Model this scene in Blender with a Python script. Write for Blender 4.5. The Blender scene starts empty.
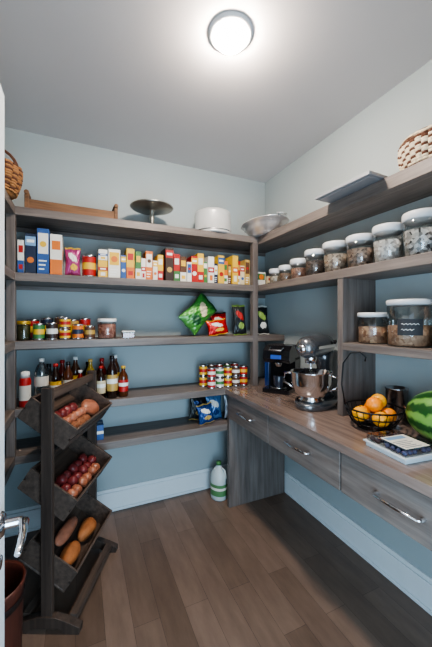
import bpy, math, random
from mathutils import Matrix, Vector
random.seed(11)
R=math.radians
def C(r,g,b):
    f=lambda u:(u/255/12.92) if u/255<=0.04045 else ((u/255+0.055)/1.055)**2.4
    return (f(r),f(g),f(b),1)
# ------------------------------------------------------------ materials
MC={}
def P(name,col,rough=0.5,metal=0.0,var=0.0,scale=20,coat=0.0,bump=0.0,sss=0):
    if name in MC: return MC[name]
    m=bpy.data.materials.new(name); m.use_nodes=True
    nt=m.node_tree; b=nt.nodes['Principled BSDF']
    b.inputs['Roughness'].default_value=rough; b.inputs['Metallic'].default_value=metal
    b.inputs['Coat Weight'].default_value=coat
    b.inputs['Base Color'].default_value=col
    tc=nt.nodes.new('ShaderNodeTexCoord'); n=nt.nodes.new('ShaderNodeTexNoise')
    n.inputs['Scale'].default_value=scale; n.inputs['Detail'].default_value=4
    nt.links.new(tc.outputs['Object'],n.inputs['Vector'])
    mx=nt.nodes.new('ShaderNodeMix'); mx.data_type='RGBA'
    v=max(var,0.03)
    mx.inputs['A'].default_value=tuple(min(1,c*(1-v)) for c in col[:3])+(1,)
    mx.inputs['B'].default_value=tuple(min(1,c*(1+v)) for c in col[:3])+(1,)
    nt.links.new(n.outputs['Fac'],mx.inputs['Factor']); nt.links.new(mx.outputs['Result'],b.inputs['Base Color'])
    if bump>0:
        bp=nt.nodes.new('ShaderNodeBump'); bp.inputs['Strength'].default_value=bump; bp.inputs['Distance'].default_value=0.01
        nt.links.new(n.outputs['Fac'],bp.inputs['Height']); nt.links.new(bp.outputs['Normal'],b.inputs['Normal'])
    MC[name]=m; return m
def col(r,g,b,rough=0.45):
    return P('print_%d_%d_%d'%(r,g,b),C(r,g,b),rough,var=0.05)
def wood(name,a,b_,axis,rough=0.45,k=1.0,coat=0.0):
    m=bpy.data.materials.new(name); m.use_nodes=True; nt=m.node_tree; b=nt.nodes['Principled BSDF']
    tc=nt.nodes.new('ShaderNodeTexCoord'); mp=nt.nodes.new('ShaderNodeMapping')
    s=[28*k]*3; s[axis]=1.6*k; mp.inputs['Scale'].default_value=s
    n=nt.nodes.new('ShaderNodeTexNoise'); n.inputs['Scale'].default_value=1.5; n.inputs['Detail'].default_value=7; n.inputs['Roughness'].default_value=0.65
    n2=nt.nodes.new('ShaderNodeTexNoise'); n2.inputs['Scale'].default_value=3
    cr=nt.nodes.new('ShaderNodeValToRGB'); cr.color_ramp.elements[0].position=0.3; cr.color_ramp.elements[1].position=0.72
    cr.color_ramp.elements[0].color=a; cr.color_ramp.elements[1].color=b_
    mx=nt.nodes.new('ShaderNodeMix'); mx.data_type='RGBA'; mx.blend_type='MULTIPLY'; mx.inputs['Factor'].default_value=0.22
    L=nt.links.new
    L(tc.outputs['Object'],mp.inputs['Vector']); L(mp.outputs['Vector'],n.inputs['Vector']); L(tc.outputs['Object'],n2.inputs['Vector'])
    L(n.outputs['Fac'],cr.inputs['Fac']); L(cr.outputs['Color'],mx.inputs['A']); L(n2.outputs['Fac'],mx.inputs['B'])
    L(mx.outputs['Result'],b.inputs['Base Color'])
    b.inputs['Roughness'].default_value=rough; b.inputs['Coat Weight'].default_value=coat
    bp=nt.nodes.new('ShaderNodeBump'); bp.inputs['Strength'].default_value=0.12; bp.inputs['Distance'].default_value=0.003
    L(n.outputs['Fac'],bp.inputs['Height']); L(bp.outputs['Normal'],b.inputs['Normal'])
    return m
def clearmat(name,tint=(1,1,1,1),gl=0.1):
    m=bpy.data.materials.new(name); m.use_nodes=True; nt=m.node_tree
    for n in list(nt.nodes): nt.nodes.remove(n)
    o=nt.nodes.new('ShaderNodeOutputMaterial'); t=nt.nodes.new('ShaderNodeBsdfTransparent'); g=nt.nodes.new('ShaderNodeBsdfGlossy')
    t.inputs['Color'].default_value=tint; g.inputs['Roughness'].default_value=0.06
    lw=nt.nodes.new('ShaderNodeLayerWeight'); lw.inputs['Blend'].default_value=0.35
    ad=nt.nodes.new('ShaderNodeMath'); ad.operation='MULTIPLY_ADD'; ad.inputs[1].default_value=0.55; ad.inputs[2].default_value=gl
    mx=nt.nodes.new('ShaderNodeMixShader'); L=nt.links.new
    L(lw.outputs['Fresnel'],ad.inputs[0]); L(ad.outputs[0],mx.inputs[0]); L(t.outputs[0],mx.inputs[1]); L(g.outputs[0],mx.inputs[2]); L(mx.outputs[0],o.inputs[0])
    return m
def grain(name,a,b_,scale=90,rough=0.7):
    m=bpy.data.materials.new(name); m.use_nodes=True; nt=m.node_tree; b=nt.nodes['Principled BSDF']
    tc=nt.nodes.new('ShaderNodeTexCoord'); v=nt.nodes.new('ShaderNodeTexVoronoi'); v.inputs['Scale'].default_value=scale
    cr=nt.nodes.new('ShaderNodeValToRGB'); cr.color_ramp.elements[0].color=a; cr.color_ramp.elements[1].color=b_
    sp=nt.nodes.new('ShaderNodeSeparateColor'); L=nt.links.new
    L(tc.outputs['Object'],v.inputs['Vector']); L(v.outputs['Color'],sp.inputs[0]); L(sp.outputs[0],cr.inputs['Fac']); L(cr.outputs['Color'],b.inputs['Base Color'])
    bp=nt.nodes.new('ShaderNodeBump'); bp.inputs['Strength'].default_value=0.6; bp.inputs['Distance'].default_value=0.004
    L(v.outputs['Distance'],bp.inputs['Height']); L(bp.outputs['Normal'],b.inputs['Normal']); b.inputs['Roughness'].default_value=rough
    return m
def weave(name,a,b_,scale=60):
    m=bpy.data.materials.new(name); m.use_nodes=True; nt=m.node_tree; b=nt.nodes['Principled BSDF']
    tc=nt.nodes.new('ShaderNodeTexCoord'); w=nt.nodes.new('ShaderNodeTexWave'); w.bands_direction='Z'; w.inputs['Scale'].default_value=scale/6; w.inputs['Distortion'].default_value=4
    ck=nt.nodes.new('ShaderNodeTexNoise'); ck.inputs['Scale'].default_value=scale
    mu=nt.nodes.new('ShaderNodeMath'); mu.operation='MULTIPLY'
    cr=nt.nodes.new('ShaderNodeValToRGB'); cr.color_ramp.elements[0].color=a; cr.color_ramp.elements[1].color=b_; cr.color_ramp.elements[0].position=.15; cr.color_ramp.elements[1].position=.5
    L=nt.links.new
    L(tc.outputs['Object'],w.inputs['Vector']); L(tc.outputs['Object'],ck.inputs['Vector']); L(w.outputs['Fac'],mu.inputs[0]); L(ck.outputs['Fac'],mu.inputs[1])
    L(mu.outputs[0],cr.inputs['Fac']); L(cr.outputs['Color'],b.inputs['Base Color'])
    bp=nt.nodes.new('ShaderNodeBump'); bp.inputs['Strength'].default_value=0.8; bp.inputs['Distance'].default_value=0.006
    L(mu.outputs[0],bp.inputs['Height']); L(bp.outputs['Normal'],b.inputs['Normal']); b.inputs['Roughness'].default_value=0.8
    return m
def emis(name,c,s):
    m=bpy.data.materials.new(name); m.use_nodes=True; b=m.node_tree.nodes['Principled BSDF']
    b.inputs['Base Color'].default_value=c; b.inputs['Emission Color'].default_value=c; b.inputs['Emission Strength'].default_value=s
    return m

WALL=P('wall_paint',C(168,177,178),0.85,var=0.02,scale=4,bump=0.02)
CEIL=P('ceiling_paint',C(208,202,200),0.9,var=0.01,scale=3)
TRIM=P('trim_paint',C(222,226,228),0.45)
WX=wood('shelf_wood_x',C(92,82,77),C(138,127,120),0)
WY=wood('shelf_wood_y',C(92,82,77),C(138,127,120),1)
WZ=wood('shelf_wood_z',C(88,79,75),C(132,122,116),2)
CT=wood('counter_wood',C(112,95,87),C(152,133,123),1,rough=0.22,coat=0.35)
CRW=wood('crate_wood',C(58,45,39),C(104,86,74),1,rough=0.6)
CRZ=wood('rack_post_wood',C(48,37,32),C(86,70,60),2,rough=0.55)
RW=wood('rustic_wood',C(80,52,32),C(150,108,74),0,rough=0.7)
STEEL=P('brushed_steel',C(200,200,202),0.25,1.0,scale=60)
SILV=P('polished_silver',C(225,225,225),0.3,0.7,scale=30)
PEWTER=P('pewter',C(160,158,152),0.38,1.0,scale=40)
CHROME=P('chrome',C(225,225,228),0.1,1.0)
BLACK=P('black_plastic',C(22,22,26),0.25,var=.05,coat=.3)
BLACKM=P('black_wire',C(18,18,20),0.45,.3)
WHITE=P('white_plastic',C(232,232,228),0.4)
GRAYP=P('gray_plastic_lid',C(206,207,208),0.4)
TRAYM=P('dark_baking_sheet',C(150,153,158),0.4,0.4)
CLEAR=clearmat('clear_glass',(0.93,0.96,0.96,1))

# ------------------------------------------------------------ mesh builder
class MB:
    def __init__(s): s.v=[];s.f=[];s.m=[];s.s=[];s.mats=[]
    def mi(s,mat):
        if mat not in s.mats: s.mats.append(mat)
        return s.mats.index(mat)
    def add(s,vs,fs,mat,smooth=False,M=None):
        o=len(s.v); k=s.mi(mat)
        for p in vs:
            p=Vector(p); s.v.append(tuple(M@p) if M else tuple(p))
        for f in fs: s.f.append(tuple(i+o for i in f)); s.m.append(k); s.s.append(smooth)
    def bb(s,x0,x1,y0,y1,z0,z1,mat,M=None):
        vs=[(x,y,z) for z in(z0,z1) for y in(y0,y1) for x in(x0,x1)]
        s.add(vs,[(0,2,3,1),(4,5,7,6),(0,1,5,4),(2,6,7,3),(0,4,6,2),(1,3,7,5)],mat,False,M)
    def lathe(s,prof,mat,M=None,seg=28,sx=1,sy=1,smooth=True):
        vs=[];fs=[];n=len(prof)
        for r,z in prof:
            for i in range(seg):
                a=2*math.pi*i/seg; vs.append((r*math.cos(a)*sx,r*math.sin(a)*sy,z))
        for j in range(n-1):
            for i in range(seg):
                i2=(i+1)%seg; fs.append((j*seg+i,j*seg+i2,(j+1)*seg+i2,(j+1)*seg+i))
        if prof[0][0]>1e-5: fs.append(tuple(range(seg))[::-1])
        if prof[-1][0]>1e-5: fs.append(tuple((n-1)*seg+i for i in range(seg)))
        s.add(vs,fs,mat,smooth,M)
    def lathe_open(s,prof,mat,M=None,seg=28,sx=1,sy=1):
        vs=[];fs=[];n=len(prof)
        for r,z in prof:
            for i in range(seg):
                a=2*math.pi*i/seg; vs.append((r*math.cos(a)*sx,r*math.sin(a)*sy,z))
        for j in range(n-1):
            for i in range(seg):
                i2=(i+1)%seg; fs.append((j*seg+i,j*seg+i2,(j+1)*seg+i2,(j+1)*seg+i))
        s.add(vs,fs,mat,True,M)
    def tube(s,pts,r,mat,seg=8,closed=False,M=None):
        pts=[Vector(p) for p in pts]; n=len(pts); vs=[];fs=[]
        for i,p in enumerate(pts):
            a=pts[(i-1)%n] if (closed or i>0) else p; b=pts[(i+1)%n] if (closed or i<n-1) else p
            t=(b-a).normalized(); up=Vector((0,0,1)) if abs(t.z)<0.9 else Vector((1,0,0))
            u=t.cross(up).normalized(); w=t.cross(u).normalized()
            rr=r[i] if isinstance(r,(list,tuple)) else r
            for k in range(seg):
                an=2*math.pi*k/seg; vs.append(p+u*math.cos(an)*rr+w*math.sin(an)*rr)
        for i in range(n if closed else n-1):
            j=(i+1)%n
            for k in range(seg):
                k2=(k+1)%seg; fs.append((i*seg+k,i*seg+k2,j*seg+k2,j*seg+k))
        if not closed: fs.append(tuple(range(seg))[::-1]); fs.append(tuple((n-1)*seg+k for k in range(seg)))
        s.add(vs,fs,mat,True,M)
    def blob(s,c,sc,mat,seed=0,amp=0.0,M=None,seg=20,rings=12,freq=3):
        rnd=random.Random(seed); ph=[rnd.uniform(0,6) for _ in range(6)]
        vs=[];fs=[]
        for j in range(rings+1):
            th=math.pi*j/rings
            for i in range(seg):
                a=2*math.pi*i/seg; x,y,z=math.sin(th)*math.cos(a),math.sin(th)*math.sin(a),math.cos(th)
                k=1+amp*(math.sin(freq*x+ph[0])*math.cos(freq*y+ph[1])+math.sin(freq*z*1.3+ph[2]+x*2))
                vs.append((c[0]+x*sc[0]*k,c[1]+y*sc[1]*k,c[2]+z*sc[2]*k))
        for j in range(rings):
            for i in range(seg):
                i2=(i+1)%seg; fs.append((j*seg+i,(j+1)*seg+i,(j+1)*seg+i2,j*seg+i2))
        s.add(vs,fs,mat,True,M)
    def extr(s,poly,y0,y1,mat,M=None):
        n=len(poly); vs=[(x,y0,z) for x,z in poly]+[(x,y1,z) for x,z in poly]
        fs=[tuple(range(n)),tuple(range(2*n-1,n-1,-1))]+[(i,(i+1)%n+0,(i+1)%n+n,i+n)[::-1] for i in range(n)]
        s.add(vs,fs,mat,False,M)
    def obj(s,name,loc=(0,0,0),rz=0,bevel=0,rx=0,ry=0,scale=1):
        me=bpy.data.meshes.new(name); me.from_pydata(s.v,[],s.f); me.update()
        for m in s.mats: me.materials.append(m)
        me.polygons.foreach_set('material_index',s.m); me.polygons.foreach_set('use_smooth',s.s)
        import bmesh
        bm=bmesh.new(); bm.from_mesh(me); bmesh.ops.remove_doubles(bm,verts=bm.verts,dist=1e-6); bmesh.ops.recalc_face_normals(bm,faces=bm.faces); bm.to_mesh(me); bm.free()
        o=bpy.data.objects.new(name,me); bpy.context.scene.collection.objects.link(o)
        o.location=loc; o.rotation_euler=(rx,ry,rz); o.scale=(scale,)*3
        if bevel:
            b=o.modifiers.new('bevel','BEVEL'); b.width=bevel; b.segments=2; b.limit_method='ANGLE'; b.angle_limit=R(50)
        return o
T=Matrix.Translation
def Rt(a,ax): return Matrix.Rotation(a,4,ax)

# ------------------------------------------------------------ room
XL,XR,YB,YF,H=-0.62,1.594,2.443,-0.03,2.74
def plane_box(name,x0,x1,y0,y1,z0,z1,mat):
    b=MB(); b.bb(x0,x1,y0,y1,z0,z1,mat); return b.obj(name)
# floor
fm=bpy.data.materials.new('hardwood_floor'); fm.use_nodes=True; nt=fm.node_tree; b=nt.nodes['Principled BSDF']; L=nt.links.new
tc=nt.nodes.new('ShaderNodeTexCoord'); mp=nt.nodes.new('ShaderNodeMapping'); mp.inputs['Rotation'].default_value=(0,0,R(90)); mp.inputs['Location'].default_value=(.3,.02,0)
br=nt.nodes.new('ShaderNodeTexBrick'); br.inputs['Scale'].default_value=1; br.inputs['Brick Width'].default_value=0.85; br.inputs['Row Height'].default_value=0.125
br.inputs['Mortar Size'].default_value=0.0008; br.inputs['Mortar Smooth'].default_value=0.1; br.offset=0.37
br.inputs['Color1'].default_value=C(106,86,73); br.inputs['Color2'].default_value=C(130,108,94); br.inputs['Mortar'].default_value=C(66,53,46); br.inputs['Bias'].default_value=0.0
mp2=nt.nodes.new('ShaderNodeMapping'); mp2.inputs['Scale'].default_value=(14,2.8,1)
n=nt.nodes.new('ShaderNodeTexNoise'); n.inputs['Scale'].default_value=1.3; n.inputs['Detail'].default_value=8; n.inputs['Roughness'].default_value=.65
cr=nt.nodes.new('ShaderNodeValToRGB'); cr.color_ramp.elements[0].position=.3; cr.color_ramp.elements[1].position=.7; cr.color_ramp.elements[0].color=(.6,.58,.57,1); cr.color_ramp.elements[1].color=(1,1,1,1)
mx=nt.nodes.new('ShaderNodeMix'); mx.data_type='RGBA'; mx.blend_type='MULTIPLY'; mx.inputs['Factor'].default_value=.75
L(tc.outputs['Object'],mp.inputs['Vector']); L(mp.outputs[0],br.inputs['Vector']); L(tc.outputs['Object'],mp2.inputs['Vector']); L(mp2.outputs[0],n.inputs['Vector'])
L(n.outputs['Fac'],cr.inputs['Fac']); L(br.outputs['Color'],mx.inputs['A']); L(cr.outputs['Color'],mx.inputs['B']); L(mx.outputs['Result'],b.inputs['Base Color'])
b.inputs['Roughness'].default_value=.38
bp=nt.nodes.new('ShaderNodeBump'); bp.inputs['Strength'].default_value=.12; bp.inputs['Distance'].default_value=.003; L(n.outputs['Fac'],bp.inputs['Height']); L(bp.outputs['Normal'],b.inputs['Normal'])
plane_box('floor',XL-.1,XR+.1,-1.5,YB+.1,-.05,0,fm)
plane_box('ceiling',XL-.1,XR+.1,-.15,YB+.1,H,H+.05,CEIL)
plane_box('wall_back',XL-.1,XR+.1,YB,YB+.1,0,H,WALL)
plane_box('wall_right',XR,XR+.1,-.15,YB,0,H,WALL)
plane_box('wall_left',XL-.1,XL,-.15,YB,0,H,WALL)
DX0,DX1,DH=-.17,.78,2.06
b=MB(); b.bb(XL,DX0,-.15,YF,0,H,WALL); b.bb(DX1,XR,-.15,YF,0,H,WALL); b.bb(DX0,DX1,-.15,YF,DH,H,WALL); b.obj('wall_front')
b=MB(); b.bb(DX0-.07,DX0,-.17,-.15,0,DH+.07,TRIM); b.bb(DX1,DX1+.07,-.17,-.15,0,DH+.07,TRIM); b.bb(DX0,DX1,-.17,-.15,DH,DH+.07,TRIM); b.obj('trim_1',bevel=.003)
def baseboard(name,pts):
    b=MB(); x0,x1,y0,y1=pts
    b.bb(x0,x1,y0,y1,0,.14,TRIM)
    if x1-x0>y1-y0: b.bb(x0,x1,y0+.006,y1,.14,.165,TRIM); b.bb(x0,x1,y0-.01,y0,0,.02,TRIM)
    else: b.bb(x0+.006,x1,y0,y1,.14,.165,TRIM); b.bb(x0-.01,x0,y0,y1,0,.02,TRIM)
    b.obj(name,bevel=.003)
baseboard('baseboard_back',(XL,1.57,YB-.017,YB))
baseboard('baseboard_right',(XR-.017,XR,YF,YB-.03))
# door (open, along the left)
b=MB(); b.bb(-.215,-.18,.0,.95,.01,2.03,TRIM)
for z0,z1 in ((.2,.9),(1.08,1.85)):
    b.bb(-.18,-.176,.13,.82,z0,z0+.015,TRIM); b.bb(-.18,-.176,.13,.82,z1-.015,z1,TRIM); b.bb(-.18,-.176,.13,.145,z0,z1,TRIM); b.bb(-.18,-.176,.805,.82,z0,z1,TRIM)
M=T((-.18,.885,.95))@Rt(R(90),'Y')
b.lathe([(.0,0),(.03,0),(.03,.006),(.024,.012),(.011,.014),(.010,.05),(.0,.052)],CHROME,M)
b.tube([(-.135,.885,.95),(-.125,.875,.952),(-.122,.84,.955),(-.12,.80,.953),(-.122,.765,.945)],[.010,.011,.009,.008,.007],CHROME)
b.lathe([(.0,0),(.016,0),(.016,.006),(0,.007)],CHROME,T((-.18,.885,.86))@Rt(R(90),'Y'))
b.obj('door_1',bevel=.002)
# ------------------------------------------------------------ shelving
TH=.05; G=.0015
ZT,Z2,Z3,Z4,Z5=2.124,1.73,1.32,.915,.635
SF=2.138; RX=1.328; LX=-.353
b=MB()
for z in (ZT,Z2,Z3,Z4,Z5):
    b.bb(XL+G,XR-G,SF,YB-G,z-TH,z,WX)
b.bb(RX-.048,RX-.0,SF-.001,SF+.047,Z4,ZT-TH,WZ)
b.bb(LX-.046,LX,SF-.001,SF+.045,Z5-TH,ZT-TH,WZ)
for z in (ZT,Z2,Z3,Z4,Z5): b.bb(XL+G,XR-G,YB-.012,YB-G,z-TH-.03,z-TH,WX)
b.obj('back_shelving',bevel=.0025)
b=MB()
for z in (ZT,Z2): b.bb(RX,XR-G,YF+G,SF-.002,z-TH-(0.012 if z==ZT else 0),z,WY)
b.bb(RX,XR-G,YF+G,1.26,Z3-TH+.01,Z3,WY)
b.bb(RX+.004,XR-G,1.26,1.30,.912,Z2-TH,WZ)
b.obj('right_shelving',bevel=.0025)
b=MB()
for z in (ZT,Z2,Z3,Z4,Z5): b.bb(XL+G,LX,1.0,SF-.002,z-TH,z,WY)
b.bb(XL+G,LX-.003,1.0,1.04,0,ZT-TH,WZ)
b.obj('left_shelving',bevel=.0025)
# counter
CX=XR-.018
b=MB(); b.bb(1.03,XR-G,YF+G,SF-.002,.872,.911,CT)
b.bb(1.06,XR-G,YF+G,2.10,.69,.872,WY)
b.bb(1.046,CX-.012,2.10,2.134,0.0005,.872,WZ)
ys=[2.10,1.56,1.0,.44,-.02]
for y1,y0 in zip(ys[:-1],ys[1:]):
    b.bb(1.042,1.06,y0+.004,y1-.004,.694,.866,WY)
    yc=(y0+y1)/2 if y0>0.9 else (.728 if y0>0 else .2)
    b.tube([(1.042,yc-.085,.785),(1.022,yc-.088,.785),(1.012,yc-.08,.785),(1.008,yc,.785),(1.012,yc+.08,.785),(1.022,yc+.088,.785),(1.042,yc+.085,.785)],[.008,.006,.0055,.0065,.0055,.006,.008],CHROME)
b.obj('counter_with_drawers',bevel=.002)

# ------------------------------------------------------------ ceiling light
b=MB(); M=T((0,0,0))@Rt(R(180),'X')
b.lathe_open([(.070,.004),(.072,.016),(.078,.018),(.094,.012),(.1,.004),(.1,0)],P('white_trim_ring',C(235,235,235),.4),M,seg=48)
b.lathe([(.069,.002),(.069,.03),(.06,.042),(.03,.052),(0,.054)],emis('lamp_diffuser',(1,.87,.75,1),690),M,seg=48)
b.obj('ceiling_light',(.621,1.232,H))

# ------------------------------------------------------------ product makers
def product_box(name,x,y,z,w,d,h,base,acc,pic=None,rz=0,style=0):
    """x,y = centre of front face bottom ; front faces -Y"""
    b=MB(); e=.0008
    b.bb(-w/2,w/2,0,d,0,h,base)
    if style==0:
        b.bb(-w/2,w/2,-e,0,h*.7,h*.93,acc); b.lathe([(0,0),(w*.33,0),(w*.33,.001),(0,.001)],pic or acc,T((0,-e*1.3,h*.34))@Rt(R(90),'X'),seg=20,smooth=False)
        b.bb(-w*.35,w*.35,-e*1.5,-e,h*.78,h*.85,WHITE)
    elif style==1:
        b.bb(-w/2,w/2,-e,0,0,h*.38,acc); b.bb(-w*.36,w*.36,-e,0,h*.62,h*.84,pic or WHITE); b.bb(-w*.3,w*.3,-e*1.5,-e,h*.12,h*.26,pic or WHITE)
    elif style==2:
        b.bb(-w*.42,w*.42,-e,0,h*.45,h*.9,acc); b.lathe([(0,0),(w*.28,0),(w*.28,.001),(0,.001)],pic or WHITE,T((0,-e*1.3,h*.66))@Rt(R(90),'X'),seg=20,smooth=False)
        for k in range(3): b.bb(-w*.36,w*(.1+.1*k),-e,0,h*(.1+.09*k),h*(.13+.09*k),WHITE)
    else:
        b.bb(-w/2,w/2,-e,0,h*.4,h*.6,acc); b.bb(-w*.3,w*.3,-e*1.5,-e,h*.46,h*.54,WHITE); b.bb(-w*.25,w*.25,-e,0,h*.1,h*.3,pic or acc)
    b.bb(-w/2-e,-w/2,d*.2,d*.8,h*.3,h*.7,acc); b.bb(w/2,w/2+e,d*.2,d*.8,h*.3,h*.7,acc)
    b.bb(-w/2+.002,w/2-.002,d*.49,d*.51,h,h+.0006,acc)
    return b.obj(name,(x,y,z+.0004),rz,bevel=.0012)
def can(name,x,y,z,r,h,lab,acc=None,n=1):
    b=MB()
    for k in range(n):
        o=k*(h+.001)
        b.lathe([(r*.96,o),(r,o+.002),(r,o+.007),(r*.97,o+.01),(r*.97,o+h-.01),(r,o+h-.007),(r,o+h-.001),(r*.93,o+h-.001),(r*.92,o+h-.005),(0,o+h-.005)],STEEL)
        b.lathe_open([(r*.985,o+.011),(r*.985,o+h-.011)],lab)
        if acc: b.lathe_open([(r*.993,o+h*.35),(r*.993,o+h*.65)],acc)
    return b.obj(name,(x,y,z+.0004))
def bottle(name,x,y,z,r,h,glass,lab,cap,neck=.3,lid_r=.35):
    b=MB(); s=h*(1-neck)
    b.lathe([(r*.9,0),(r,.004),(r,s*.92),(r*.85,s*1.02),(r*.42,s+h*neck*.45),(r*.34,h*.93),(r*.34,h*.95),(0,h*.95)],glass)
    b.lathe([(r*lid_r+.003,h*.92),(r*lid_r+.003,h),(0,h)],cap,seg=20)
    b.lathe_open([(r*1.012,s*.25),(r*1.012,s*.8)],lab)
    b.lathe_open([(r*1.02,s*.5),(r*1.02,s*.66)],WHITE)
    return b.obj(name,(x,y,z+.0004))
def jar(name,x,y,z,r,h,cont,lidm,fill=.8,lab=None,lidh=.03,clear=CLEAR,tap=1.0):
    b=MB(); hb=h-lidh
    b.lathe([(r*.92*tap,0),(r*.98*tap,.004),(r,hb*.96),(r*.93,hb)],clear)
    b.lathe([(r*.88*tap,.005),(r*.94*tap,.008),(r*(.94),hb*fill),(0,hb*fill+.006)],cont)
    b.lathe([(r*.96,hb-.002),(r*1.03,hb+.003),(r*1.03,h-.006),(r*.98,h),(r*.5,h),(r*.45,h-.003),(0,h-.003)],lidm)
    if lab:
        vs=[];fs=[]; n=10
        for i in range(n+1):
            a=R(-175)+R(62)*i/n
            for zz in (hb*.28,hb*.66): vs.append((r*1.015*math.cos(a),r*1.015*math.sin(a),zz))
        for i in range(n): fs.append((2*i,2*i+2,2*i+3,2*i+1))
        b.add(vs,fs,lab,True)
        for q in range(2):
            pts=[(r*1.02*math.cos(R(-165)+R(42)*i/14),r*1.02*math.sin(R(-165)+R(42)*i/14),hb*(.54-.13*q)+.004*math.sin(i*2.1)) for i in range(15-4*q)]
            b.tube(pts,.0012,WHITE,5)
    return b.obj(name,(x,y,z+.0004))
def bag(name,x,y,z,w,h,t,mat,acc,acc2,rz=0,rx=0,ry=0,seed=1,k1=(.3,.13),cr=.6):
    b=MB(); nx,nz=30,34
    for side in (-1,1):
        vs=[];idx=[[0]*(nx+1) for _ in range(nz+1)]
        for j in range(nz+1):
            v=j/nz
            for i in range(nx+1):
                u=i/nx
                pf=(max(0,math.sin(math.pi*u))**.5)*(max(0,math.sin(math.pi*min(1,max(0,(v-.05)/.90))))**.55)
                wr=cr*(.004*math.sin(u*21+seed+v*7)*math.sin(v*15+seed*2+u*4)+.0025*math.sin(u*37-v*23+seed*3))*min(1,pf*1.6)
                wid=1-.10*math.sin(math.pi*v)**2+.008*math.sin(v*19+seed)
                px=(u-.5)*w*wid; py=side*(t/2*pf)+wr
                pz=v*h+.003*math.sin(u*13+seed)*(abs(v-.5)*2)**3
                idx[j][i]=len(vs); vs.append((px,py,pz))
        g={0:[],1:[],2:[]}
        for j in range(nz):
            for i in range(nx):
                u=(i+.5)/nx-.5; v=(j+.5)/nz
                k=0
                wob=.008*math.sin(u*30+v*9+seed)
                if (u/k1[0])**2+((v-.64+u*.3)/(k1[1]+wob))**2<1: k=1
                elif ((u-.08)/.24)**2+((v-.3)/(.11+wob))**2<1: k=2
                if v>.95 or v<.04: k=2
                f=(idx[j][i],idx[j][i+1],idx[j+1][i+1],idx[j+1][i]); g[k].append(f if side==-1 else f[::-1])
        for k,m in ((0,mat),(1,acc),(2,acc2)):
            if g[k]: b.add(vs,g[k],m,True)
    o=b.obj(name,(x,y,z),rz,rx=rx,ry=ry)
    bpy.context.view_layer.update()
    lo=min((o.matrix_world@v.co).z for v in o.data.vertices); o.location.z+=z-lo+.0006
    return o

red=col(170,38,34);yel=col(218,174,56);org=col(206,112,44);blu=col(50,84,140);dkb=col(34,44,66);grn=col(66,116,62);wht=col(222,218,208);crm=col(212,196,160)
brn=col(92,62,44);dbr=col(54,38,32);lbl=col(120,156,190);lgr=col(130,156,76);gld=col(184,150,80)
foilg=P('foil_green',C(74,140,60),.3,.2,var=.3,scale=14,coat=.3); foilr=P('foil_red',C(190,30,30),.25,.3,var=.2); foilb=P('foil_blue',C(34,64,120),.25,.3); foilk=P('foil_dark',C(40,44,46),.28,.3); foilp=P('foil_pink',C(160,64,116),.3,.3)
foilw=P('foil_white',C(206,212,220),.25,.3); foilc=P('foil_light_blue',C(80,116,160),.25,.3)
Y0=2.165
rows=[(-.345,-.312,.20,wht,blu,red,1,.16,'cereal_box'),(-.306,-.250,.245,dkb,lbl,org,0,.18,'cereal_box'),(-.244,-.178,.285,blu,wht,yel,2,.19,'cereal_box'),(-.172,-.105,.255,wht,org,org,1,.19,'cereal_box'),
(.110,.168,.115,yel,red,wht,3,.12,'cracker_box'),(.174,.250,.195,wht,yel,org,2,.14,'cracker_box'),(.254,.288,.16,blu,yel,wht,0,.14,'cereal_box'),(.292,.345,.21,yel,org,red,1,.14,'cereal_box')]
for i,(x0,x1,h,a,c,p,st,d,nm) in enumerate(rows):
    product_box(nm,(x0+x1)/2,Y0+.004*(i%3),Z2,x1-x0,d,h,a,c,p,0,st)
product_box('cracker_box',.139,Y0+.002,Z2+.1164,.056,.11,.07,wht,blu,yel,0,3)
bag('candy_bag',-.045,2.22,Z2,.095,.19,.05,foilp,wht,yel,rx=R(-4),seed=3)
can('cocoa_can',.055,2.215,Z2,.044,.145,red,yel)
x=.352
small=[(.040,.195,grn,wht,yel,1),(.032,.150,wht,red,red,3),(.050,.205,org,wht,brn,2),(.034,.14,wht,yel,org,0),(.042,.185,yel,red,wht,1)]
for w,h,a,c,p,st in small:
    product_box('baking_mix_box',x+w/2,Y0+random.uniform(0,.015),Z2,w-.002,.12,h,a,c,p,0,st); x+=w
product_box('tea_box',.594,Y0,Z2,.058,.15,.24,dbr,red,gld,0,0); product_box('tea_box',.650,Y0+.003,Z2,.046,.15,.20,red,grn,wht,0,1)
x=.680
sets=[(brn,wht,yel,1,.19,.05),(wht,blu,red,2,.15,.036),(red,yel,wht,0,.20,.052),(yel,red,wht,1,.225,.052),(grn,wht,yel,0,.165,.030),(wht,red,org,3,.205,.050),(dkb,wht,yel,2,.155,.034),(yel,blu,red,0,.22,.054),(org,wht,grn,1,.185,.04),(brn,gld,wht,2,.16,.030),(yel,org,wht,3,.23,.052),(red,wht,gld,1,.195,.034),(crm,red,blu,0,.16,.040),(gld,brn,red,2,.21,.042)]
for a,c,p,st,h,w in sets:
    product_box('pasta_box',x+w/2,Y0+random.uniform(0,.03),Z2,w-.002,.13,h,a,c,p,0,st); x+=w
product_box('tea_box',1.40,2.2,Z2,.08,.1,.12,wht,grn,org,0,2); product_box('tea_box',1.50,2.2,Z2,.08,.1,.09,crm,dbr,red,0,1)

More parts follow.
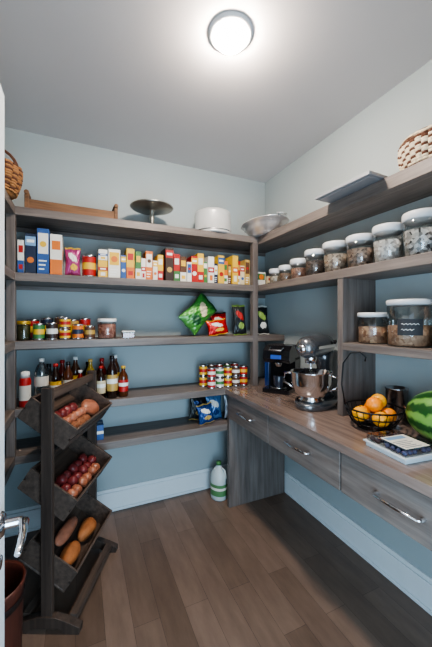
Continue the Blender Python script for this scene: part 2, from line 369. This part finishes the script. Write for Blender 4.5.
# shelf 3
jarlid=P('gold_lid',C(200,160,60),.35,.6)
jar('sauce_jar',-.318,2.20,Z3,.036,.12,P('olive_relish',C(60,60,24),.5,var=.3,scale=80),jarlid,.9,lidh=.02)
can('soup_can',-.236,2.20,Z3,.034,.105,grn,yel); can('soup_can',-.163,2.19,Z3,.034,.11,dbr,wht)
can('soup_can',-.09,2.20,Z3,.034,.07,yel,red,n=2); can('soup_can',-.014,2.195,Z3,.034,.1,org,dkb)
can('soup_can',.058,2.205,Z3,.034,.09,brn,gld)
for k,(xx,cc) in enumerate([(-.28,red),(-.2,dkb),(-.12,brn),(-.045,gld),(.03,red)]): can('vegetable_can',xx,2.30,Z3,.036,.13+.01*(k%3),cc,yel)
jar('pretzel_tub',.168,2.21,Z3,.06,.135,grain('pretzels',C(150,84,64),C(206,150,130),60),WHITE,.85,lidh=.022)
b=MB(); b.bb(-.04,.04,-.03,.03,0,.04,CLEAR); b.bb(-.036,.036,-.026,.026,.003,.034,red); b.bb(-.043,.043,-.033,.033,.04,.05,WHITE); b.obj('food_storage_container',(.305,2.19,Z3+.0004),bevel=.004)
bag('chip_bag',.755,2.26,Z3,.20,.30,.09,foilg,crm,col(34,84,44),ry=R(46),rx=R(-8),seed=5,k1=(.28,.13),cr=1)
bag('chip_bag',1.0,2.195,Z3,.17,.12,.05,foilr,wht,yel,ry=R(-8),rx=R(-12),seed=7)
bag('chip_bag',1.075,2.32,Z3,.15,.18,.045,foilr,wht,foilk,ry=R(-6),rx=R(-6),seed=8)
bag('snack_bag',1.205,2.215,Z3,.12,.25,.045,foilk,red,lgr,rx=R(-8),seed=9)
bag('snack_bag',1.43,2.24,Z3,.15,.25,.05,foilk,lgr,wht,rx=R(-8),seed=12)

# shelf 4
spr=MB(); spr.lathe([(.03,0),(.032,.004),(.032,.16),(.026,.175),(.018,.18)],red); spr.lathe_open([(.0325,.04),(.0325,.13)],wht); spr.lathe([(.026,.176),(.025,.21),(.012,.215),(0,.215)],WHITE); spr.obj('cooking_spray_can',(-.31,2.195,Z4+.0004))
gD=P('dark_sauce',C(34,16,12),.12,coat=.5); gR=P('red_sauce',C(120,24,14),.15,coat=.5); gO=P('olive_oil',C(120,104,30),.1,coat=.5); gB=P('amber_sauce',C(80,40,18),.15,coat=.5)
PET=clearmat('pet_plastic',(.78,.88,.93,1),.18)
b=MB(); b.lathe([(.035,0),(.04,.006),(.04,.06),(.037,.065),(.04,.07),(.04,.1),(.037,.105),(.04,.11),(.04,.2),(.03,.235),(.014,.26),(.013,.275)],PET); b.lathe_open([(.0408,.12),(.0408,.18)],wht); b.lathe([(.016,.268),(.016,.29),(0,.29)],WHITE); b.obj('water_bottle',(-.222,2.20,Z4+.0004))
bottle('soy_sauce_bottle',-.145,2.21,Z4,.034,.25,gD,yel,red); bottle('vinegar_bottle',-.072,2.20,Z4,.03,.26,gB,wht,BLACK)
bottle('hot_sauce_bottle',.0,2.20,Z4,.028,.20,gR,blu,WHITE); bottle('oil_bottle',.062,2.21,Z4,.031,.27,gO,grn,gld)
bottle('vinegar_bottle',.128,2.20,Z4,.03,.22,gD,crm,red); bottle('barbecue_sauce_bottle',.2,2.20,Z4,.036,.285,gD,gld,BLACK)
bottle('syrup_bottle',.275,2.21,Z4,.033,.21,gB,red,yel)
for k,xx in enumerate((-.19,-.11,-.03,.05,.14,.23)): bottle('sauce_bottle',xx,2.30,Z4,.034,.24+.02*(k%3),[gD,gR,gB][k%3],[red,crm,yel][k%3],[BLACK,red,WHITE][k%3])
lb=[(red,wht),(wht,grn),(yel,red),(brn,wht),(red,yel),(grn,wht)]
for k in range(5):
    a,c=lb[k]; can('bean_can',.935+.071*k,2.185,Z4,.033,.08,a,c,n=2)
for k in range(5):
    a,c=lb[(k+2)%6]; can('bean_can',.90+.071*k,2.275,Z4,.033,.085,a,c,n=2)
# shelf 5
product_box('storage_box',.10,2.2,Z5,.09,.12,.10,blu,wht,blu,0,3)
bag('snack_bag',.90,2.19,Z5,.13,.15,.045,foilb,wht,gld,rx=R(-8),ry=R(-8),seed=21)
bag('snack_bag',.995,2.27,Z5,.14,.2,.05,foilc,wht,foilb,rx=R(-6),seed=22)
bag('snack_bag',.86,2.31,Z5,.14,.19,.05,foilk,foilb,gld,rx=R(-5),ry=R(5),seed=24)
bag('snack_bag',1.14,2.24,Z5,.13,.2,.05,foilw,foilb,foilk,rx=R(-6),seed=25)
for z,c1 in ((Z2,grn),(Z3,red),(Z4,yel)):
    can('soup_can',-.44,2.02,z,.04,.12,c1,wht); can('soup_can',-.44,1.92,z,.04,.12,blu,yel)
# vinegar jug on floor
JP=P('milky_jug_plastic',C(184,194,194),.25)
b=MB(); b.lathe([(.06,0),(.068,.006),(.07,.02),(.07,.17),(.06,.21),(.03,.25),(.018,.265),(.018,.275)],JP,sx=1,sy=.85)
b.lathe_open([(.0715,.04),(.0715,.13)],P('label_green',C(86,130,84),.5),sx=1,sy=.85); b.lathe_open([(.072,.085),(.072,.105)],wht,sx=1,sy=.85); b.lathe([(.02,.27),(.02,.295),(0,.295)],grn)
b.tube([(.03,-.0,.25),(.06,-.0,.235),(.072,0,.19),(.066,0,.15)],.008,JP)
b.obj('vinegar_jug',(1.03,2.26,.0004),rz=R(-60))

# ------------------------------------------------------------ top shelf items
b=MB()
b.bb(-.26,.26,-.085,.085,0,.018,RW)
for s in (-1,1): b.bb(-.26,.26,s*.085-.008,s*.085+.008,0,.06,RW)
for s in (-1,1):
    b.bb(s*.26-.012,s*.26+.012,-.1,.1,0,.085,RW); b.tube([(s*.26,-.11,.095),(s*.262,0,.105),(s*.26,.11,.095)],.014,RW,10)
b.obj('rustic_wooden_tray',(-.04,2.26,ZT+.0004),bevel=.003,rz=R(2))
b=MB(); b.lathe([(.075,0),(.078,.006),(.05,.014),(.018,.03),(.014,.06),(.02,.085),(.014,.11),(.016,.14),(.04,.145),(.15,.153),(.16,.162),(.155,.166),(.14,.158),(0,.156)],PEWTER,seg=48)
b.obj('cake_stand',(.49,2.278,ZT+.0004))
SP=P('spun_aluminium',C(220,220,218),.35,.35)
b=MB(); b.lathe([(.155,0),(.16,.004),(.16,.014),(.146,.016),(.146,.165),(.14,.185),(.115,.197),(.0,.202)],SP,seg=48)
b.lathe_open([(.148,.022),(.148,.03)],STEEL,seg=48)
b.tube([(-.03,0,.2),(-.03,0,.22),(-.015,0,.23),(.015,0,.23),(.03,0,.22),(.03,0,.2)],.006,BLACK)
b.obj('cake_carrier',(.985,2.275,ZT+.0004))
m=MB(); A=.25
m.lathe([(.0,0),(.5*A,0),(.52*A,.01),(.6*A,.02),(.8*A,.055),(.84*A,.075),(.98*A,.088),(A,.092),(.98*A,.096),(.82*A,.083),(.76*A,.06),(.56*A,.026),(0,.02)],SILV,sx=.68,seg=56)
m.tube([(.0,-A*.97,.09),(-.04,-A*1.06,.1),(.0,-A*1.1,.103),(.04,-A*1.06,.1),(0,-A*.97,.09)],.005,SILV)
m.obj('silver_platter',(1.36,2.10,ZT+.001),rz=R(-4))
b=MB()
b.bb(-.16,.16,-.13,.13,0,.006,TRAYM)
for s in (-1,1): b.bb(-.172,.172,s*.136-.008,s*.136+.008,.004,.022,TRAYM); b.bb(s*.166-.008,s*.166+.008,-.136,.136,.004,.022,TRAYM)
b.obj('baking_tray',(1.37,1.19,ZT+.001),rz=R(93),bevel=.003)
def basket(r,h,m1,m2,m3,sx=1,sy=1,n=9):
    b=MB(); rings=n
    b.lathe([(0,.002),(r*.8,.002),(r*.8,0)],m1,sx=sx,sy=sy)
    for k in range(rings):
        t=k/(rings-1); rr=r*(.82+.18*math.sin(t*math.pi*.6)); z=.008+(h-.016)*t
        for q,mm in enumerate((m1,m2 if k%3 else m3)):
            seg=20
            for i in range(seg):
                if (i+k)%2!=q: continue
                a0=2*math.pi*i/seg; a1=2*math.pi*(i+1)/seg
                b.tube([((rr+o)*math.cos(a0+(a1-a0)*f)*sx,(rr+o)*math.sin(a0+(a1-a0)*f)*sy,z) for f,o in ((0,-.002),(.25,.003),(.5,.005),(.75,.003),(1,-.002))],h/(rings*1.9),mm,6)
    for i in range(20):
        a=2*math.pi*(i)/20; b.tube([(r*.8*math.cos(a)*sx,r*.8*math.sin(a)*sy,.004),(r*.96*math.cos(a)*sx,r*.96*math.sin(a)*sy,h*.6),(r*.95*math.cos(a)*sx,r*.95*math.sin(a)*sy,h)],.004,m1,5)
    return b
Wk=P('wicker_brown',C(160,112,68),.7,var=.3,scale=90); Wd=P('wicker_dark',C(92,54,34),.7,var=.3,scale=90); Wc=P('wicker_cream',C(228,212,184),.7,var=.1,scale=90); Wr=P('wicker_red',C(130,50,36),.7,var=.2,scale=90)
b=MB(); r=.115; hh=.13; rings=11; sg=32
b.lathe([(0,.002),(r*.84,.002),(r*.84,0)],Wd,sy=1.13)
for k in range(rings):
    t=k/(rings-1); rr=r*(.86+.14*math.sin(t*math.pi*.6)); z=.008+(hh-.016)*t
    for i in range(sg):
        a0=2*math.pi*i/sg; a1=2*math.pi*(i+1)/sg
        zig=abs((i%8)-4)+3
        mm=Wd if (k in (0,rings-1) or abs(k-zig)<1 or abs(k-zig)==3) else Wc
        b.tube([((rr+o)*math.cos(a0+(a1-a0)*f),(rr+o)*math.sin(a0+(a1-a0)*f)*1.13,z) for f,o in ((0,-.001),(.5,.003),(1,-.001))],.0066,mm,6)
b.lathe([(.113,.128),(.118,.135),(.11,.148),(.05,.16),(0,.162)],weave('basket_lid_weave',C(90,60,40),C(220,205,175)),sy=1.13)
b.tube([(0,-.04,.16),(0,-.03,.18),(0,.03,.18),(0,.04,.16)],.007,Wd); b.obj('woven_basket',(1.455,.865,ZT+.001))
b=basket(.135,.15,Wk,Wd,Wk,n=12)
b.tube([(.12*math.cos(a),0,.14+.11*math.sin(a)) for a in [math.pi*i/12 for i in range(13)]],.008,Wd)
b.blob((.03,-.02,.14),(.06,.05,.05),wht,4,.1); b.blob((-.03,.05,.14),(.05,.05,.05),Wr,5,.1); b.obj('wicker_basket',(-.435,1.98,ZT+.006))

# ------------------------------------------------------------ right shelf canisters
lab=P('chalk_label',C(40,42,46),.7)
cc=[(2.03,.05,.12,'sugar',C(200,190,175),C(150,130,110)),(1.895,.055,.125,'cocoa_nibs',C(100,80,66),C(170,144,124)),(1.745,.062,.145,'lentils',C(120,84,70),C(190,150,130)),(1.58,.068,.175,'chocolate_chips',C(56,44,40),C(120,104,96)),(1.405,.073,.185,'mixed_nuts',C(110,90,80),C(204,186,166)),(1.225,.073,.18,'almonds',C(70,56,50),C(170,146,130)),(1.058,.07,.19,'marshmallows',C(150,144,140),C(235,230,226)),(.895,.073,.205,'cookies_and_cream',C(50,46,46),C(220,216,212)),(.725,.073,.205,'beans',C(70,40,30),C(160,110,90))]
for y,r,h,n_,a,c_ in cc:
    jar('storage_canister',1.425,y,Z2,r,h,grain(n_,a,c_,70),GRAYP,.72,lab=None,lidh=.035,tap=.88)
jar('glass_jar_of_nuts',1.45,1.165,Z3,.075,.165,grain('trail_mix',C(130,86,64),C(220,184,150),55),GRAYP,.62,lidh=.022)
jar('glass_jar_of_coffee_beans',1.445,.962,Z3,.095,.222,grain('coffee_grounds',C(140,104,80),C(200,164,136),75),GRAYP,.5,lab=lab,lidh=.024)
for y in (.74,.52): jar('glass_jar',1.45,y,Z3,.09,.2,grain('oats%d'%int(y*100),C(170,140,100),C(220,200,160),70),GRAYP,.7,lidh=.024)

# ------------------------------------------------------------ stand mixer
b=MB(); SM=P('mixer_silver',C(112,113,116),.22,.7,coat=.4)
b.lathe([(.98,0),(1,.01),(1,.025),(.98,.035),(0,.035)],SM,seg=40,sx=.175,sy=.105)
b.tube([(-.11,0,.03),(-.12,0,.1),(-.125,0,.18),(-.115,0,.26),(-.1,0,.31)],[.062,.05,.046,.052,.058],SM,20)
b.tube([(-.17,0,.335),(-.16,0,.338),(-.12,0,.342),(-.04,0,.345),(.06,0,.345),(.13,0,.342),(.165,0,.338),(.175,0,.337)],[.02,.05,.064,.07,.068,.06,.045,.015],SM,24)
b.lathe([(.0,0),(.022,0),(.022,.02),(.0,.022)],CHROME,T((.17,0,.338))@Rt(R(90),'Y'))
b.bb(-.13,.13,-.0712,-.066,.336,.352,CHROME); b.bb(-.13,.13,.066,.0712,.336,.352,CHROME)
b.lathe([(.03,.25),(.034,.28),(.03,.30)],CHROME,T((.075,0,0)))
b.tube([(.075,0,.26),(.075,0,.18)],.008,CHROME)
b.lathe_open([(.04,.036),(.07,.042),(.072,.05),(.06,.056),(.09,.09),(.108,.14),(.113,.2),(.117,.205),(.112,.203),(.105,.14),(.06,.06),(0,.06)],CHROME,T((.07,0,0)),seg=40)
b.tube([(.09,-.105,.19),(.1,-.15,.18),(.1,-.155,.13),(.09,-.098,.1)],.007,CHROME)
b.tube([(.06,.108,.19),(.05,.15,.18),(.05,.152,.13),(.06,.1,.1)],.007,CHROME)
b.lathe([(0,0),(.014,0),(.014,.016),(0,.02)],BLACK,T((-.08,-.066,.365))@Rt(R(90),'X'))
b.lathe([(0,0),(.012,0),(.012,.012),(0,.016)],BLACK,T((-.1,.066,.365))@Rt(R(-90),'X'))
b.obj('stand_mixer',(1.365,1.505,.9115),rz=R(204),scale=1.08)
# coffee maker
b=MB()
b.bb(-.15,.13,-.1,.1,0,.03,BLACK); b.bb(-.15,-.02,-.1,.1,.03,.25,BLACK)
b.extr([(-.15,.23),(.1,.22),(.125,.25),(.115,.31),(.06,.345),(-.1,.345),(-.15,.32)],-.1,.1,BLACK)
b.bb(-.13,.0,-.135,-.102,.02,.3,P('water_tank',C(40,60,110),.1,coat=.6)); b.bb(-.13,0,-.137,-.1,.3,.31,BLACK)
b.lathe([(.055,.031),(.06,.034),(.06,.04),(0,.04)],STEEL,T((.06,0,0)))
b.lathe([(.02,.19),(.03,.225)],STEEL,T((.06,0,0)))
b.tube([(.1,-.05,.33),(.14,-.045,.315),(.14,.045,.315),(.1,.05,.33)],.007,STEEL)
b.bb(.1235,.126,-.04,.04,.25,.28,P('display_blue',C(60,90,170),.2))
b.lathe([(.03,.042),(.036,.045),(.04,.12),(.038,.12)],P('mug_dark',C(40,46,60),.2,coat=.5),T((.06,0,0)))
b.obj('coffee_maker',(1.40,1.92,.9115),rz=R(215),bevel=.008)

# fruit basket with hook
b=MB()
for rr,z in ((.075,.006),(.1,.03),(.12,.065),(.13,.1)):
    b.tube([(rr*math.cos(2*math.pi*i/40),rr*math.sin(2*math.pi*i/40),z) for i in range(40)],.003 if z<.1 else .0045,BLACKM,6,True)
for i in range(24):
    a=2*math.pi*i/24; b.tube([(q*math.cos(a),q*math.sin(a),z) for q,z in ((.02,.006),(.075,.006),(.1,.03),(.12,.065),(.13,.1))],.002,BLACKM,5)
b.tube([(-.05,.12,.1),(-.055,.135,.2),(-.05,.13,.31),(-.03,.1,.365),(-.01,.06,.37),(0,.035,.345),(.0,.04,.325)],.004,BLACKM,8)
OR=P('orange_peel',C(244,140,24),.4,var=.12,scale=60,bump=.3); YO=P('yellow_peel',C(248,170,34),.4,var=.1,scale=60,bump=.3)
for k,(ox,oy,oz) in enumerate([(-.05,-.05,.062),(.045,-.055,.062),(0,.05,.062),(-.075,.035,.075),(.07,.03,.078),(-.03,-.015,.122),(.04,-.01,.125)]):
    b.blob((ox,oy,oz),(.038,.038,.036),OR if k%3 else YO,k,.01); b.lathe([(.004,0),(.002,.003)],grn,T((ox,oy,oz+.035)))
b.obj('fruit_basket_with_oranges',(1.335,1.07,.9115),rz=R(20))
b=MB(); b.lathe([(.05,0),(.053,.004),(.053,.17),(.056,.172),(.056,.178),(.05,.178),(.049,.01),(0,.01)],STEEL,seg=36); b.obj('steel_canister',(1.53,1.085,.9115))
# watermelon
wm=bpy.data.materials.new('watermelon_rind'); wm.use_nodes=True; nt=wm.node_tree; bs=nt.nodes['Principled BSDF']
tc=nt.nodes.new('ShaderNodeTexCoord'); sp=nt.nodes.new('ShaderNodeSeparateXYZ'); at=nt.nodes.new('ShaderNodeMath'); at.operation='ARCTAN2'
ml=nt.nodes.new('ShaderNodeMath'); ml.operation='MULTIPLY'; ml.inputs[1].default_value=9
nn=nt.nodes.new('ShaderNodeTexNoise'); nn.inputs['Scale'].default_value=28; nn.inputs['Detail'].default_value=5
ma=nt.nodes.new('ShaderNodeMath'); ma.operation='MULTIPLY_ADD'; ma.inputs[1].default_value=5.0
si=nt.nodes.new('ShaderNodeMath'); si.operation='SINE'; cr=nt.nodes.new('ShaderNodeValToRGB')
cr.color_ramp.elements[0].color=C(30,74,32); cr.color_ramp.elements[1].color=C(112,156,76); cr.color_ramp.elements[0].position=.3; cr.color_ramp.elements[1].position=.75
mr=nt.nodes.new('ShaderNodeMapRange'); mr.inputs[1].default_value=-1; mr.inputs[2].default_value=1
L=nt.links.new
L(tc.outputs['Object'],sp.inputs[0]); L(tc.outputs['Object'],nn.inputs['Vector']); L(sp.outputs['X'],at.inputs[0]); L(sp.outputs['Z'],at.inputs[1]); L(at.outputs[0],ml.inputs[0])
L(nn.outputs['Fac'],ma.inputs[0]); L(ml.outputs[0],ma.inputs[2]); L(ma.outputs[0],si.inputs[0]); L(si.outputs[0],mr.inputs[0]); L(mr.outputs[0],cr.inputs['Fac']); L(cr.outputs['Color'],bs.inputs['Base Color']); bs.inputs['Roughness'].default_value=.3
b=MB(); b.blob((0,0,0),(.118,.16,.118),wm,3,.006,seg=40,rings=24); b.tube([(0,.158,0),(.003,.17,.006),(.01,.178,.012)],.004,brn)
b.obj('watermelon',(1.42,.775,.9115+.1175),rz=R(12))
# berry tray: white tray, berries, clear lid, paper label
b=MB(); CL2=clearmat('clamshell_plastic',(.95,.97,.98,1),.15)
TW=P('tray_white',C(206,214,218),.45)
b.bb(-.078,.078,-.094,.094,0,.02,TW); b.bb(-.086,.086,-.102,.102,.018,.023,TW)
b.bb(-.076,.076,-.092,.092,.023,.05,CL2)
bm_=P('blueberry',C(76,84,120),.5,var=.2); rb_=P('blackberry',C(60,46,60),.5,var=.2,bump=.3); k=0
for i in range(6):
    for j in range(7):
        if (i*3+j)%5==4: continue
        b.blob((-.06+.024*i,-.075+.025*j,.032),(.0112,.0112,.0095),bm_ if j<5 else rb_,k,0,seg=8,rings=6); k+=1
b.bb(-.064,.06,-.085,.035,.0502,.0508,wht); b.bb(-.055,.04,.0,.026,.0509,.0512,lbl)
for q in range(5): b.bb(-.055,.03-.012*(q%3),-.075+.013*q,-.071+.013*q,.0509,.0512,P('print_gray',C(110,116,128),.5))
b.obj('berry_container',(1.185,.83,.9115),rz=R(-6))

# ------------------------------------------------------------ crate rack
b=MB()
def foot(y0,y1):
    b.extr([(-.155,0),(-.09,0),(-.06,.022),(.06,.022),(.09,0),(.155,0),(.158,.03),(.1,.055),(.04,.075),(-.04,.075),(-.1,.055),(-.158,.03)],y0,y1,CRZ)
foot(-.025,.012); foot(.468,.505)
for y0,y1 in ((-.018,.004),(.476,.498)): b.bb(-.026,.026,y0,y1,.07,1.128,CRZ)
b.bb(.095,.13,.012,.468,.028,.06,CRW); b.bb(-.13,-.095,.012,.468,.028,.06,CRW)
b.bb(-.012,.012,.004,.476,1.07,1.11,CRW)
a=R(35); D=.25; Hc=.115
breadA=P('bread_crust',C(160,98,54),.7,var=.4,scale=25,bump=.4); breadB=P('onion_red',C(112,42,42),.4,var=.35,scale=20); potato=P('potato_skin',C(144,94,66),.8,var=.3,scale=30,bump=.3)
bbag=P('bread_bag',C(176,112,86),.3,coat=.5,var=.45,scale=30,bump=.3)
for ci,zb in enumerate((.84,.505,.17)):
    M=T((.06-D*math.cos(a),0,zb+D*math.sin(a)))@Rt(a,'Y')
    b.bb(0,D,.006,.474,0,.01,CRW,M)
    b.bb(0,D,.006,.018,.01,Hc,CRW,M); b.bb(0,D,.462,.474,.01,Hc,CRW,M)
    for z0,z1 in ((.0,.05),(.06,Hc)): b.bb(D,D+.01,.006,.474,z0,z1,CRW,M)
    for z0,z1 in ((.0,.05),(.06,Hc)): b.bb(-.01,0,.006,.474,z0,z1,CRW,M)
    if ci==0:
        for k in range(14): b.blob((D-.036-.046*(k%3),.05+.018*k,.04+.01*(k%3)),(.028,.031,.027),[potato,bbag,breadB][k%3],k,.07,M)
        b.blob((D-.075,.38,.055),(.055,.07,.04),bbag,9,.08,M)
    elif ci==1:
        for k in range(20): b.blob((D-.036-.046*(k%3),.05+.02*k,.038+.012*(k%2)),(.028,.028,.026),breadB if k%3 else bbag,k,.05,M)
    else:
        b.blob((D-.065,.13,.05),(.042,.085,.036),breadA,5,.07,M); b.blob((D-.06,.33,.05),(.042,.085,.036),breadA,6,.07,M)
        b.blob((D-.15,.24,.045),(.036,.11,.03),bbag,8,.07,M)
b.obj('crate_rack',(-.136,1.623,.0006),rz=R(-24.8),bevel=.0015)
BN=wood('bin_red_wood',C(62,30,24),C(104,54,42),2,rough=.4)
b=MB(); b.lathe_open([(0,.0),(.098,.0),(.1,.004),(.112,.44),(.118,.45),(.12,.462),(.116,.47),(.108,.462),(.104,.44),(.094,.012),(0,.012)],BN,seg=40)
for z in (.07,.39): b.lathe_open([(.1035+.025*z,z),(.106+.025*z,z+.004),(.106+.026*z,z+.022),(.1035+.026*z,z+.026)],P('bin_band',C(50,40,38),.4,.6),seg=40)
b.obj('waste_bin',(-.31,1.37,.0006))

# ------------------------------------------------------------ lights
w=bpy.data.worlds.new('world'); bpy.context.scene.world=w; w.use_nodes=True
w.node_tree.nodes['Background'].inputs[0].default_value=(.6,.78,1,1); w.node_tree.nodes['Background'].inputs[1].default_value=1.5
l=bpy.data.lights.new('doorway_fill','AREA'); l.shape='RECTANGLE'; l.size=.85; l.size_y=1.5; l.energy=42; l.color=(.53,.78,1)  # blue fill area light added behind the camera, standing in for doorway daylight
o=bpy.data.objects.new('doorway_fill',l); o.location=(.35,-.3,.85); o.rotation_euler=(R(84),0,0); bpy.context.scene.collection.objects.link(o)
try: bpy.context.scene.view_settings.look='AgX - Medium High Contrast'
except Exception as e: print(e)
# ------------------------------------------------------------ camera
cd=bpy.data.cameras.new('camera'); cam=bpy.data.objects.new('camera',cd); bpy.context.scene.collection.objects.link(cam)
cd.sensor_fit='HORIZONTAL'; cd.sensor_width=24; cd.lens=305/432*24; cd.shift_y=-3.5/432; cd.clip_start=.01
cam.location=(0,0,1.446); cam.rotation_euler=(R(90),0,R(-24)); bpy.context.scene.camera=cam
